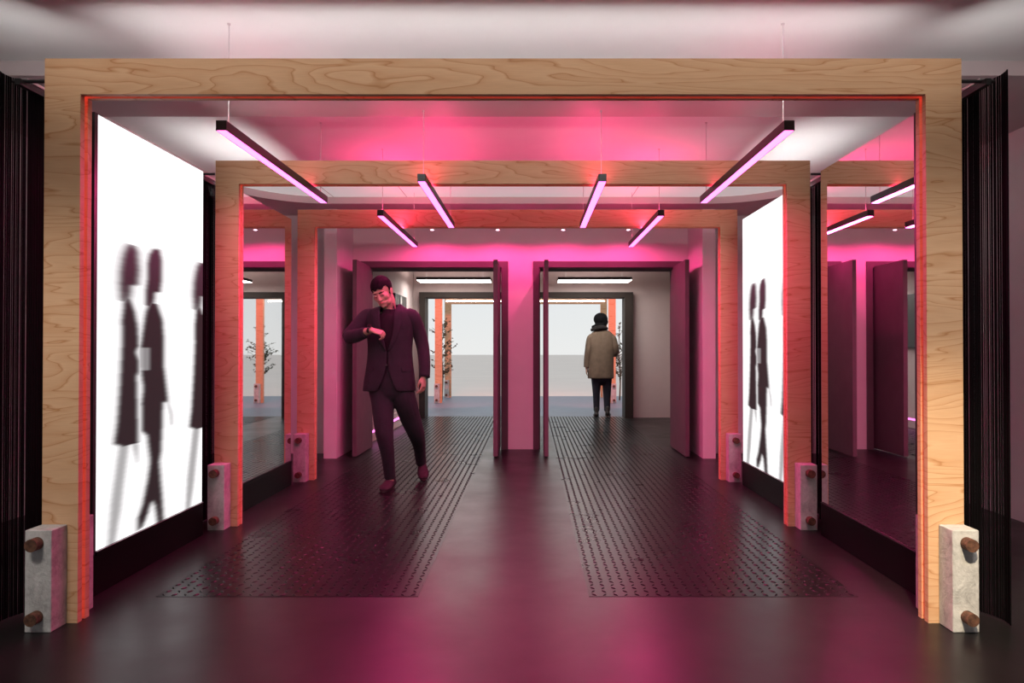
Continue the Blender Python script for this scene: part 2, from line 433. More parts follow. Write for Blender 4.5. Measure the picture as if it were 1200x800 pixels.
def make_panel(side, frame_y, lit):
    """side -1 left, +1 right; local x=0 is the visible face, +x*side is away from the corridor"""
    y0 = frame_y + 0.365
    r = empty('light_screen' if lit else 'mirror_panel', (side*1.935, y0, 0))
    s = side
    def bx(b, a, c, *k): a, c = sorted((s*a, s*c)); return b.box(a, c, *k)
    h = MB()
    bx(h, 0.008, 0.110, -0.026, SL+0.004, 0.19, 2.276); bx(h, -0.002, 0.008, -0.028, -0.001, 0.19, 2.276)
    h.build('housing', M['black'], r)
    p = MB(); bx(p, -0.006, 0.110, -0.028, SL+0.006, 0, 0.186, 0.003); p.build('plinth', M['black_gloss'], r)
    t = MB(); bx(t, -0.008, 0.006, -0.002, SL+0.002, 0.1865, 0.206); t.build('bottom_rail', M['black_gloss'], r)
    t = MB(); bx(t, -0.009, -0.005, -0.002, SL+0.002, 0.2035, 0.2075); t.build('rail_edge', M['alu'] if lit else M['black'], r)
    if not lit:
        g = MB(); bx(g, 0.0, 0.006, 0, SL, 0.207, 2.274); g.build('mirror_glass', M['mirror'], r)
    else:
        nz, nu = U.shape
        yy = U if side < 0 else SL - U
        vs = np.stack([np.zeros_like(U), yy, Zg], -1).reshape(-1, 3)
        fs = []
        for j in range(nz-1):
            for i in range(nu-1):
                a = j*nu+i; q = (a, a+1, a+nu+1, a+nu); fs.append(q if side < 0 else q[::-1])
        me = bpy.data.meshes.new('screen'); me.from_pydata(vs.tolist(), [], fs)
        d = DK.reshape(-1, 1); zz = Zg.reshape(-1, 1)
        white = np.array([[1.0, 0.985, 0.99]])
        k = np.clip((zz-1.35)/0.35, 0, 1)
        inkc = np.array([[0.030, 0.020, 0.022]])*(1-k) + np.array([[0.085, 0.030, 0.050]])*k
        lum = (1-d)**1.6
        soft = inkc + (white-inkc)*np.clip(lum, 0, 1)
        boost = 1 + (SCREEN-1)*np.clip((lum-0.95)/0.05, 0, 1)
        col = np.concatenate([soft*boost, np.ones_like(d)], 1).astype(np.float32)
        at = me.attributes.new('picture', 'FLOAT_COLOR', 'POINT'); at.data.foreach_set('color', col.ravel())
        me.materials.append(screen_mat(1)); me.update()
        o = bpy.data.objects.new('screen', me); COL.objects.link(o); o.parent = r
    return r
tag(make_panel(-1, FR[0], True), 'large glowing white screen on the left with three dark walking silhouettes', 'screen')
tag(make_panel(1, FR[1], True), 'narrow looking glowing white screen on the right between second and third frames', 'screen')
tag(make_panel(1, FR[0], False), 'large wall mirror on the right showing the dark open doors', 'mirror')
tag(make_panel(-1, FR[1], False), 'wall mirror on the left between second and third frames, reflecting the daylight', 'mirror')

# ------------------------------------------------------------------ string curtains
def make_curtain(side, y0, y1, label, front):
    r = tag(empty('string_curtain', (side*2.112, y0, 0)), label, 'curtain', 'black string curtains behind the panels')
    n = int((y1-y0)/0.0062); b = MB()
    rnd = random.Random(3)
    path = []
    for i in range(n):
        y = (y1-y0)*i/(n-1)
        x = 0.026*math.sin(y*17.0+0.6)
        path.append((x*side + rnd.uniform(-.002, .002), y))
    for i, (x, y) in enumerate(path):
        rr = 0.0024 if (i//9) % 3 else 0.0036
        v = []
        for z in (0.005, 2.338):
            v.append([b.bm.verts.new((x+rr*math.cos(a), y+rr*math.sin(a), z)) for a in (0.6, 2.17, 3.74, 5.31)])
        for k in range(4): b.bm.faces.new((v[0][k], v[0][(k+1) % 4], v[1][(k+1) % 4], v[1][k]))
    tag(b.build('strings', M['string'], r), kind='stuff')
    a, c = sorted((-side*0.058, -side*0.036)); t = MB().box(a, c, 0.03, y1-y0, 2.285, 2.312); t.build('track', M['black'], r)
    t2 = MB(); a, c = sorted((-side*0.034, -side*0.056)); t2.box(a, c, 0.08, y1-y0, 2.318, 2.330); t2.build('top_plate', M['alu'], r)
    rod = MB().cyl((-side*0.150, 0.07, 2.312), (0, 0.07, 2.312), 0.008, 10); rod.build('rod', M['black'], r)
    return r
make_curtain(-1, FR[0]-0.04, 4.95, 'black string curtain at the left edge of the view, outside the nearest frame', True)
make_curtain(1, FR[0]-0.04, 4.95, 'black string curtain at the right edge of the view, outside the nearest frame', True)
make_curtain(-1, 4.975, 6.76, 'black string curtain in the gap left of the second frame', False)
make_curtain(1, 4.975, 6.76, 'black string curtain in the gap right of the second frame', False)

# ------------------------------------------------------------------ pendant line lamps
LL = 1.80
def ceil_z(y): return ZS if (4.17 <= y <= 4.91) else ZC
def make_lamp(x, y):
    r = empty('pendant_lamp', (x, y, 2.188))
    b = MB().box(-0.025, 0.025, 0, LL, 0.008, 0.048, 0.0015); b.box(-0.025, -0.0225, 0, LL, 0.0, 0.008).box(0.0225, 0.025, 0, LL, 0, 0.008)
    b.box(-0.0225, 0.0225, 0, 0.003, 0, 0.008).box(-0.0225, 0.0225, LL-0.003, LL, 0, 0.008)
    b.build('housing', M['black'], r)
    MB().box(-0.0225, 0.0225, 0.003, LL-0.003, 0.0005, 0.0075).build('diffuser', M['led_pink'], r)
    MB().box(-0.018, 0.018, 0.004, LL-0.004, 0.044, 0.0482).build('top_glow', M['led_up'], r)
    for yy in (0.09, LL-0.09):
        zt = ceil_z(y+yy) - 2.188
        MB().cyl((0, yy, 0.046), (0, yy, zt), 0.0022, 8).cyl((0, yy, zt-0.006), (0, yy, zt), 0.008, 10).build('wire', M['wire'], r)
    return r
LAMPS = [(-1.338, 3.60, 'left of the nearest, outer pair behind the first frame'),
         (1.334, 3.60, 'right of the nearest, outer pair behind the first frame'),
         (-0.553, 4.70, 'left of the pair closest to the corridor middle'),
         (0.558, 4.70, 'right of the pair closest to the corridor middle'),
         (-1.044, 5.92, 'farthest on the left, above the man in the suit'),
         (1.125, 5.92, 'farthest on the right, before the right double door')]
for x, y, l in LAMPS: tag(make_lamp(x, y), 'black pendant bar glowing pink, ' + l, 'lamp', 'pink pendant bar lamps')

# ------------------------------------------------------------------ small ceiling spots before the door wall
SPOTS = [-0.965, -0.246, 0.473, 1.188]
nm = ['leftmost', 'second from the left', 'third from the left', 'rightmost']
for i, x in enumerate(SPOTS):
    r = tag(empty('downlight', (x, 8.42, ZS)), 'tiny cream ceiling spotlight before the door wall, %s of four' % nm[i], 'spotlight', 'ceiling spotlights at the door wall')
    MB().cyl((0, 0, -0.172), (0, 0, 0), 0.026, 20).build('body', M['cream'], r)
    MB().cyl((0, 0, -0.182), (0, 0, -0.17), 0.031, 20).build('trim_ring', M['cream'], r)
    MB().cyl((0, 0, -0.1835), (0, 0, -0.181), 0.018, 16).build('bulb', M['bulb'], r)
# vestibule panel lamps
for x, l in ((-1.095, 'left'), (1.125, 'right')):
    r = tag(empty('ceiling_panel_lamp', (x, 12.0, 2.24)), 'flat white panel lamp hanging seen through the %s double door' % l, 'lamp', 'flat white panel lamps')
    MB().box(-0.58, 0.58, 0, 0.5, 0.006, 0.05, 0.003).build('housing', M['dframe'], r)
    MB().box(-0.57, 0.57, 0.01, 0.49, 0, 0.008).build('diffuser', M['panel_white'], r)
    MB().box(-0.5, 0.5, 0.06, 0.44, 0.049, 0.053).build('top_glow', M['panel_top_glow'], r)  # added glow on the lamp's upper side, brightens the wall above
    for sx in (-0.45, 0.45): MB().cyl((sx, 0.25, 0.05), (sx, 0.25, ZS-2.24), 0.003, 8).build('rod', M['wire'], r)

# ------------------------------------------------------------------ tread mats
for s, x0, x1, l in ((-1, -1.64, -0.41, 'left'), (1, 0.391, 1.654, 'right')):
    b = MB().box(x0, x1, 3.61, 13.25, 0.0, 0.0015)
    nx = int((x1-x0)/0.05); ny = int((13.22-3.62)/0.05)
    for j in range(ny):
        for i in range(nx):
            cx = x0+0.026+(x1-x0-0.052)*i/(nx-1); cy = 3.635+0.05*j
            a = R(38) if (i+j) % 2 else R(-38); ca, sa = math.cos(a), math.sin(a)
            L_, W_, H_ = 0.019, 0.0075, 0.0042
            q = [(-L_, 0, 0), (0, -W_, 0), (L_, 0, 0), (0, W_, 0), (-L_*.45, 0, H_), (L_*.45, 0, H_)]
            v = [b.bm.verts.new((cx+x*sa+y*ca, cy+x*ca-y*sa, 0.0013+z)) for x, y, z in q]
            for f in ((0, 1, 4), (1, 5, 4), (1, 2, 5), (2, 3, 5), (3, 4, 5), (3, 0, 4)): b.bm.faces.new([v[k] for k in f])
    o = b.build('floor_mat', M['tread'])
    tag(o, 'long black diamond tread floor mat running through the %s double door' % l, 'mat', 'tread mats')

# ------------------------------------------------------------------ leafy shrubs outside
def make_shrub(cx, cy, w, label, seed):
    rnd = random.Random(seed)
    r = tag(empty('leafy_shrub', (cx, cy, 0)), label, 'shrub', 'leafy shrubs by the outdoor frames')
    st = MB().sweep([(0, 0, 0), (0.02, 0, 0.6), (-0.02, 0.02, 1.2), (0.02, 0, 1.75)], [0.018, 0.015, 0.010, 0.004], 8)
    b = MB()
    for k in range(46):
        z = rnd.uniform(0.5, 1.72); a = rnd.uniform(0, 6.28); ww = w*(0.45+0.55*math.sin(math.pi*min(1, max(0, (z-0.4)/1.35))))
        tip = Vector((math.cos(a)*ww*rnd.uniform(.5, 1), math.sin(a)*ww*0.8*rnd.uniform(.5, 1), z + rnd.uniform(0, .15)))
        base = Vector((0, 0, z-0.12)); st.sweep([base, (base+tip)/2+Vector((0, 0, .02)), tip], [0.005, 0.004, 0.002], 6, sub=1)
        for j in range(9):
            t = rnd.uniform(0.3, 1.05); c = base.lerp(tip, t)
            d = Vector((rnd.uniform(-1, 1), rnd.uniform(-1, 1), rnd.uniform(-.4, .9))).normalized()
            sd = d.cross(Vector((rnd.uniform(-1, 1), rnd.uniform(-1, 1), rnd.uniform(-1, 1)))).normalized()
            ln, wd = rnd.uniform(.045, .075), rnd.uniform(.014, .022); nn = d.cross(sd)*0.006
            p = [c, c+d*ln*.45+sd*wd+nn, c+d*ln, c+d*ln*.45-sd*wd+nn]; mid = c+d*ln*.5
            vs = [b.bm.verts.new(q) for q in p]; b.bm.faces.new((vs[0], vs[1], vs[2])); b.bm.faces.new((vs[0], vs[2], vs[3]))
    st.build('stem', M['bark'], r, smooth=True)
    b.build('foliage', M['leaf'], r)
make_shrub(P(518, 400, 17.5).x, 17.5, 0.40, 'thin leafy shrub outdoors behind the left posts of the far frames', 5)
make_shrub(P(726, 400, 17.5).x, 17.5, 0.40, 'thin leafy shrub outdoors right of the walker in the coat', 9)

# ------------------------------------------------------------------ people
def add_hand(b, wrist, d, back, left, scale=1.0, curl=(20, 25, 15), thumb=0.5, seg=8):
    """wrist point, finger direction, back-of-hand normal; four separate unequal fingers and a thumb"""
    d = Vector(d).normalized(); back = (Vector(back) - d*Vector(back).dot(d)).normalized()
    th = d.cross(back) if left else back.cross(d)
    T = lambda x, y, z: wrist + (d*x + th*y + back*z)*scale
    b.sweep([T(-0.03, 0, 0), T(0.01, 0, 0), T(0.05, 0, 0), T(0.088, 0, 0.001)], [(0.024*scale, 0.019*scale), (0.028*scale, 0.017*scale), (0.039*scale, 0.015*scale), (0.038*scale, 0.012*scale)], 14, ref=back)
    for y, L, r in ((0.0305, 0.072, .0080), (0.0102, 0.080, .0082), (-0.0105, 0.074, .0079), (-0.0305, 0.058, .0072)):
        x, z, a = 0.084, 0.0, 0.0
        pts = [T(x-0.015, y*0.92, 0), T(x, y, z)]
        for seg_l, c in zip((0.45*L, 0.31*L, 0.24*L), curl):
            a += R(c); x += seg_l*math.cos(a); z -= seg_l*math.sin(a); pts.append(T(x, y*1.08, z))
        b.sweep(pts, [r*scale, r*scale*1.05, r*scale, r*scale*.92, r*scale*.8], seg, ref=th, sub=2)
    k = thumb
    b.sweep([T(0.015, 0.018, -0.004), T(0.042, 0.038, -0.010-0.012*k), T(0.068, 0.045-0.012*k, -0.014-0.028*k), T(0.094, 0.044-0.02*k, -0.016-0.040*k)],
            [.013*scale, .0115*scale, .010*scale, .008*scale], seg, ref=back, sub=2)

def add_head(b, M4, ears=True):
    e = lambda c, r: b.ell(M4 @ Vector(c), r, 18, 12, M4.to_3x3().to_4x4())
    e((0, 0.012, 0.045), (.074, .094, .082)); e((0, -0.030, -0.02), (.060, .064, .084)); e((0, -0.044, -0.072), (.046, .046, .040))
    for s in (-1, 1):
        e((s*.038, -.055, -.022), (.028, .028, .034)); e((s*.032, -.036, -.072), (.028, .040, .030))
        e((s*.031, -.079, .004), (.017, .012, .011))
        if ears:
            e((s*.074, .012, -.004), (.010, .020, .032)); e((s*.071, .002, -.018), (.009, .013, .018))
    e((0, -.074, .028), (.050, .016, .014)); e((0, -.074, -.094), (.024, .017, .017)); e((0, -.070, -.066), (.034, .022, .030))
    b.sweep([M4 @ Vector(p) for p in ((0, -.082, .020), (0, -.094, -.010), (0, -.104, -.032), (0, -.090, -.040))], [.009, .0105, .013, .010], 10)
    for s in (-1, 1): e((s*.011, -.092, -.035), (.009, .011, .008))
    e((0, -.084, -.060), (.022, .012, .011))

# ---- the man in the suit -------------------------------------------------------------------
YM = 6.5
sm = YM/F
def Q(px, py, dy=0.0): return P(px, py, YM+dy)
HM = Matrix.Translation(Q(448.5, 342.5, -0.06)) @ Matrix.Rotation(R(-14), 4, 'Y') @ Matrix.Rotation(R(-19), 4, 'Z') @ Matrix.Rotation(R(21), 4, 'X')
neck_base = Q(456.5, 366, 0.02)
b = MB()
add_head(b, HM)
b.sweep([HM @ Vector((0, .025, -.03)), HM @ Vector((0.006, .028, -.085)), neck_base, Q(457, 378, .02)], [(.054, .056), (.053, .055), (.062, .060), (.09, .07)], 16)
# torso, arms and legs under the clothes
b.sweep([Q(456, 368), Q(457, 385), Q(457, 412), Q(457, 440), Q(457, 456)], [(.10, .055), (.13, .075), (.12, .070), (.12, .075), (.11, .075)], 18)
SHL, ELL_, WRL = Q(432, 369), Q(408, 395, -.12), Q(435.5, 386.5, -.30)
SHR, ELR, WRR = Q(482, 369), Q(494, 404, .03), Q(496.5, 441, -.05)
b.sweep([Q(445, 378), Q(433, 374), ELL_, Q(422, 391, -.22), WRL], [.045, .042, .038, .036, .026], 12)
b.sweep([Q(469, 378), Q(481, 375), ELR, Q(497, 424, -.01), WRR], [.045, .042, .038, .036, .027], 12)
AKL, AKR = P(456.5, 552, 6.38), P(493.5, 537, 6.87)
b.sweep([Q(447, 455), P(448.8, 482, 6.45), P(451, 510, 6.37), AKL, P(457, 563, 6.36)], [.06, .055, .042, .030, .034], 12)
b.sweep([Q(470, 455), P(478.5, 482, 6.545), P(487.7, 508, 6.645), AKR, P(494, 547, 6.86)], [.06, .055, .042, .030, .032], 12)
add_hand(b, WRL, (Q(453, 391.5, -.31) - WRL), (0.05, -0.45, 0.88), False, 1.0, (52, 58, 35), 1.0)
add_hand(b, WRR, (-0.02, -0.10, -1), (1, -0.35, 0), True, 1.0, (18, 28, 20), 0.4)
man = b.build('person', M['skin'], None, smooth=True, remesh=0.0034, relax=3)
tag(man, 'person in a dark suit and black shirt looking down at a wristwatch while walking', 'person')
# hair: cap over the skull, short sides
b = MB()
hh = bmesh.ops.create_icosphere(b.bm, subdivisions=5, radius=1)
for v in b.bm.verts:
    v.co = Vector((v.co.x*.0815, v.co.y*.101+.014, v.co.z*.091+.047))
dele = []
for v in b.bm.verts:
    x, y, z = v.co
    lim = 0.050 + 0.006*math.sin(x*120)      # hairline over the brow
    if y < -0.03: cut = lim
    elif y < 0.03: cut = 0.050 + (-0.045-0.050)*min(1, max(0, (y+0.03)/0.045))
    else: cut = -0.045 - 0.02*min(1, (y-0.03)/.06)
    if z < cut: dele.append(v)
bmesh.ops.delete(b.bm, geom=dele, context='VERTS')
b.xform(HM)
b.build('hair', M['hair'], man, smooth=True, solid=0.008)
for s in (-1, 1):
    MB().sweep([HM @ Vector(p) for p in ((s*.014, -.0905, .021), (s*.032, -.088, .0255), (s*.051, -.071, .021))], [.0034, .0042, .0024], 8).build('eyebrow', M['hair'], man, smooth=True)
    MB().sweep([HM @ Vector(p) for p in ((s*.018, -.0875, -.002), (s*.031, -.0905, -.006), (s*.046, -.079, -.001))], [.0020, .0034, .0020], 8).build('eyelashes', M['lash'], man, smooth=True)
lp = MB()
for z, r_ in ((-.0560, .0040), (-.0632, .0048)):
    lp.sweep([HM @ Vector(p) for p in ((-.021, -.083, -.0615), (0, -.0945, z), (.021, -.083, -.0615))], [.002, r_, .002], 10)
lp.build('lips', M['lip'], man, smooth=True)
# neck tattoo
tt = MB()
nk = [(463.5, 355), (465, 358), (462.5, 359), (464, 361.5), (466.5, 359)]
man.data.update()
hit = []
for p in nk:
    ok, co_, no_, fi = man.closest_point_on_mesh(Q(p[0], p[1], -.055)); hit.append(co_ + no_*0.0008)
for a, c in zip(hit, hit[1:]):
    tt.sweep([a, (a+c)/2 + Vector((0, -.002, 0)), c], [.0022, .003, .0022], 6)
tt.build('tattoo', M['denim'], man, smooth=True)
# jacket: open shell around the torso
JR = [(356.5, 461, .062, .062, .050), (360, 457.5, .105, .085, .066), (363, 456.3, .172, .100, .060), (367.5, 456.2, .213, .116, .058), (376, 456.5, .216, .128, .057),
      (385, 457, .200, .130, .052), (395, 457.3, .190, .127, .036), (404, 457.2, .184, .122, .018), (412, 457, .183, .120, .004), (421, 457, .186, .122, .003),
      (430, 457, .195, .127, .006), (438, 456.8, .205, .132, .020), (447, 456.6, .214, .136, .044), (454, 456.5, .219, .138, .068), (458, 456.4, .221, .139, .088)]
def jpt(i, a, off=0.0):
    y, cx, rx, ry, w = JR[i]; c = Q(cx, y)
    return c + Vector(((rx+off)*math.sin(a), -(ry+off)*math.cos(a), 0))
def a0(i): return math.asin(min(.95, JR[i][4]/JR[i][2]))
jk = empty
b = MB(); N = 40; rows = []
for i in range(len(JR)):
    s0 = a0(i); rows.append([b.bm.verts.new(jpt(i, s0 + (2*math.pi-2*s0)*k/N)) for k in range(N+1)])
for r0, r1 in zip(rows, rows[1:]):
    for k in range(N): b.bm.faces.new((r0[k], r0[k+1], r1[k+1], r1[k]))
jacket = b.build('jacket', M['suit'], man, smooth=True, solid=0.010, subsurf=1)
def sleeve(pts, radii, name='sleeve'):
    b = MB(); b.sweep(pts, radii, 18, cap=False, sub=5); return b.build(name, M['suit'], jacket, smooth=True)
sleeve([Q(441, 372), Q(431.5, 370.3), Q(419, 382, -.06), Q(409.5, 393.5, -.125), Q(417, 393.5, -.20), Q(428.5, 389.5, -.265)], [(.05, .07), (.066, .074), (.060, .066), (.058, .058), (.056, .054), (.045, .045)])
sleeve([Q(471, 372), Q(481.5, 370.5), Q(490, 387, .03), Q(495, 404, .04), Q(497.5, 424, -.01), Q(497.8, 442, -.05)], [(.05, .07), (.066, .074), (.060, .066), (.055, .060), (.049, .052), (.044, .046)])
for s in (-1, 1):
    b = MB(); rows = []
    prof = {0: .022, 1: .040, 2: .066, 3: .082, 4: .070, 5: .058, 6: .046, 7: .034, 8: .006}
    for i, w in prof.items():
        base = a0(i); rows.append([b.bm.verts.new(jpt(i, s*(base + (w*t)/JR[i][2]), .011 + .004*math.sin(math.pi*t))) for t in (0, .33, .66, 1)])
    for r0, r1 in zip(rows, rows[1:]):
        for k in range(3): b.bm.faces.new((r0[k], r0[k+1], r1[k+1], r1[k]))
    b.build('lapel', M['suit'], jacket, smooth=True, solid=0.005, subsurf=1)
    b = MB(); q = []
    for i, da in ((10, .62), (10, 1.12), (11, 1.12), (11, .62)): q.append(jpt(i, s*da, .009))
    q[2] = q[1].lerp(q[2], .6); q[3] = q[0].lerp(q[3], .6)
    b.quad(*q); b.build('pocket_flap', M['suit'], jacket, solid=0.006)
bt = MB().cyl(jpt(9, -.03, .002)+Vector((0, 0, -.045)), jpt(9, -.03, .016)+Vector((0, 0, -.045)), .0085, 14); bt.build('button', M['black'], jacket)
q = [jpt(4, .62, .010), jpt(4, 1.0, .010), jpt(5, 1.0, .010), jpt(5, .62, .010)]
q[0] = q[0].lerp(q[3], .55); q[1] = q[1].lerp(q[2], .40); q[3] = q[3].lerp(q[0], -.0); q[2] = q[2].lerp(q[1], .15)
MB().quad(*q).build('breast_pocket', M['suit'], jacket, solid=0.004)
b = MB(); b.sweep([Q(456.5, 366.2, .0), Q(456.5, 369.5, -.0), Q(457, 376, .0), Q(457, 392), Q(457, 416), Q(457, 434)], [(.066, .066), (.10, .088), (.140, .104), (.172, .112), (.165, .104), (.165, .104)], 24)
b.build('shirt', M['tee'], man, smooth=True)
b = MB()
b.sweep([Q(457, 418), Q(457, 432), Q(457, 448), Q(457.5, 462)], [(.155, .098), (.168, .106), (.192, .118), (.165, .108)], 22)
b.sweep([Q(445.5, 452, -.0), P(448.5, 470, 6.48), P(449.5, 490, 6.42), P(451, 510, 6.37), P(454.5, 532, 6.36), P(457.2, 559, 6.375)], [(.105, .105), (.096, .10), (.086, .09), (.073, .078), (.056, .062), (.045, .052)], 18, sub=4)
b.sweep([Q(469, 452, .0), P(475, 470, 6.51), P(480.5, 488, 6.57), P(487.5, 507, 6.64), P(491.5, 522, 6.77), P(493.4, 542, 6.87)], [(.105, .105), (.098, .102), (.088, .094), (.072, .078), (.055, .062), (.044, .052)], 18, sub=4)
b.build('trousers', M['suit'], man, smooth=True, remesh=0.007, relax=5)
def shoe(heel, toe, h, name='shoe', mat='shoe', par=None):
    """heel and toe: points on the sole line; a low shoe with sole, vamp and toe"""
    d = toe-heel; L = d.length; d.normalize(); side = d.cross(Vector((0, 0, 1))).normalized(); up = side.cross(d)
    T = lambda t, z, y=0: heel + d*L*t + up*z + side*y
    b = MB()
    b.sweep([T(.05, .040), T(.18, .048), T(.36, .046), T(.55, .036), T(.75, .028), T(.92, .022)], [(.034, .038), (.038, .048), (.041, .046), (.048, .036), (.050, .027), (.034, .019)], 16, ref=up)
    b.sweep([T(.20, .045), T(.22, h)], [(.036, .045), (.036, .042)], 14, ref=d)
    o = b.build(name, M[mat], par, smooth=True, remesh=0.006, relax=3)
    s = MB(); n = 22; pts = []
    for k in range(n):
        a = 2*math.pi*k/n; t = .5+.54*math.cos(a); w = (.034 + .012*math.sin(math.pi*min(1, max(0, t))*.8+.2))*math.sin(a)
        pts.append((t, w))
    lo = [s.bm.verts.new(T(t, 0.0, w)) for t, w in pts]; hi = [s.bm.verts.new(T(t, .014, w)) for t, w in pts]
    s.bm.faces.new(lo[::-1]); s.bm.faces.new(hi)
    for k in range(n): s.bm.faces.new((lo[k], lo[(k+1) % n], hi[(k+1) % n], hi[k]))
    s.build('sole', M['boot'], o)
    return o
z0 = .0045
def G(px, Y, z=z0): v = P(px, 409, Y); v.z = z; return v
shoe(G(461, 6.47), G(448.5, 6.19), .11, par=man)
shoe(G(494, 6.98, .095), G(497, 6.72), .11, par=man)
# wristwatch
wd = (Q(453, 391.5, -.31) - WRL).normalized()
wc = WRL - wd*0.022
wt = MB()
qz = wd.to_track_quat('Z', 'Y').to_matrix().to_4x4()
for k in range(24):
    pass
ringv = []
for k in range(24):
    a = 2*math.pi*k/24
    row = []
    for rad, t in ((.030, -.010), (.034, -.010), (.034, .010), (.030, .010)):
        row.append(wt.bm.verts.new(wc + (qz.to_3x3() @ Vector((math.cos(a)*rad, math.sin(a)*rad*.95, t)))))
    ringv.append(row)
for k in range(24):
    r0, r1 = ringv[k], ringv[(k+1) % 24]
    for j in range(4): wt.bm.faces.new((r0[j], r0[(j+1) % 4], r1[(j+1) % 4], r1[j]))
wo = wt.build('wristwatch', M['black'], man, smooth=False)
fn = Vector((0.05, -.45, .88)); fn = (fn - wd*fn.dot(wd)).normalized()
MB().cyl(wc+fn*.028, wc+fn*.040, .017, 20).build('watch_face', M['glass_dark'], wo)

# ---- the walker in the coat, seen from behind -----------------------------------------------
YW = 13.12
def V(px, py, dy=0.0): return P(px, py, YW+dy)
HW = Matrix.Translation(V(704, 377)) @ Matrix.Rotation(R(172), 4, 'Z') @ Matrix.Rotation(R(10), 4, 'X')
b = MB(); add_head(b, HW)
b.sweep([V(704, 379), V(704, 386), V(704.5, 392)], [(.055, .058), (.055, .058), (.08, .07)], 12)
b.sweep([V(705, 391), V(705, 410), V(704.5, 425), V(704.5, 440)], [(.11, .07), (.14, .09), (.13, .09), (.14, .09)], 16)
WL = V(687.4, 431.5, .0); WR_ = V(716, 411, .30)
b.sweep([V(698, 401), V(692, 400), V(689.3, 412), WL], [.045, .042, .038, .027], 10)
b.sweep([V(711, 401), V(717.5, 400), V(720.3, 411, .03), WR_], [.045, .042, .038, .027], 10)
b.sweep([V(699, 438), V(698.6, 460), P(699, 479, YW), P(699.3, 484, YW)], [.08, .055, .04, .038], 10)
b.sweep([V(711, 438), V(711.2, 460), P(711.5, 481, YW), P(711.8, 486, YW-.02)], [.08, .055, .04, .038], 10)
add_hand(b, WL, (0.0, 0.0, -1), (-1, 0.1, 0), True, 1.0, (22, 30, 25), .5)
add_hand(b, WR_, (-0.9, 0.2, -.2), (.1, 1, .2), False, 1.0, (30, 40, 30), .5)
wk = b.build('person', M['skin_b'], None, smooth=True, remesh=0.006, relax=3)
tag(wk, 'person seen from behind in taupe coat and dark jeans in the right doorway', 'person')
b = MB(); N = 36; rows = []
CR = [(386.5, 704.5, .075, .075), (387.8, 705, .125, .10), (390.5, 705, .185, .112), (397, 705.2, .215, .125), (405, 705.2, .215, .132), (415, 704.8, .208, .135), (425, 704.3, .210, .14), (435, 704, .216, .148), (443.5, 704, .222, .155)]
for y, cx, rx, ry in CR:
    c = V(cx, y); rows.append([b.bm.verts.new(c + Vector((rx*math.sin(2*math.pi*k/N), ry*math.cos(2*math.pi*k/N)*(1 - .10*math.exp(-((k-N/2)/1.2)**2) ), 0))) for k in range(N)])
for r0, r1 in zip(rows, rows[1:]):
    for k in range(N): b.bm.faces.new((r0[k], r0[(k+1) % N], r1[(k+1) % N], r1[k]))
coat = b.build('coat', M['coat'], wk, smooth=True, solid=.010, subsurf=1)
for pts, rad in (([V(697, 395), V(692, 396.5), V(689.3, 412, -.01), V(687.9, 422, .0), V(687.4, 430, .0)], [(.06, .075), (.064, .07), (.060, .064), (.054, .056), (.050, .052)]),
                 ([V(712, 395), V(717.8, 396.5), V(720.6, 408, -.01), V(720.2, 414, .06), V(716.5, 411.5, .24)], [(.06, .075), (.064, .07), (.062, .066), (.060, .062), (.05, .05)])):
    b = MB(); b.sweep(pts, rad, 16, cap=False, sub=5); b.build('sleeve', M['coat'], coat, smooth=True)
b = MB().box(-.004, .004, -.006, .006, -.28, 0); b.xform(Matrix.Translation(V(704.3, 424, -.138))); b.build('seam', M['coat'], coat)
b = MB()
b.sweep([V(704.5, 432), V(704.5, 447)], [(.17, .11), (.16, .105)], 18)
b.sweep([V(698.8, 440), V(698.8, 456), V(698.9, 468), V(699, 480.5)], [(.095, .095), (.070, .078), (.058, .064), (.052, .058)], 14)
b.sweep([V(711, 440), V(711.2, 456), V(711.3, 468), V(711.5, 480.5, -.02)], [(.095, .095), (.072, .078), (.060, .064), (.054, .058)], 14)
b.build('jeans', M['denim'], wk, smooth=True, remesh=.008, relax=4)
shoe(G(698.8, YW-.10), G(698.4, YW+.17), .15, 'boot', 'boot', wk)
bo = shoe(G(711.8, YW-.16, .03), G(712.6, YW+.10), .15, 'boot', 'boot', wk)
# hair bundled over a scarf
b = MB()
b.ell(HW @ Vector((0, .018, .042)), (.122, .122, .112), 24, 18, HW.to_3x3().to_4x4())
b.ell(V(703.5, 381.5, -.03), (.105, .10, .065), 20, 14); b.ell(V(708, 377, -.05), (.07, .06, .07), 16, 12)
b.ell(V(702, 372, -.05), (.06, .05, .05), 16, 12); b.ell(V(696.5, 383, -.02), (.05, .06, .035), 16, 12)
b.build('hair', M['hair'], wk, smooth=True, remesh=.009, relax=2)
b = MB(); b.sweep([V(693.5, 386.5, -.02), V(700, 384, -.10), V(707, 383.5, -.10), V(711, 385, -.02)], [.028, .040, .040, .028], 12)
b.build('scarf', M['knit'], wk, smooth=True)

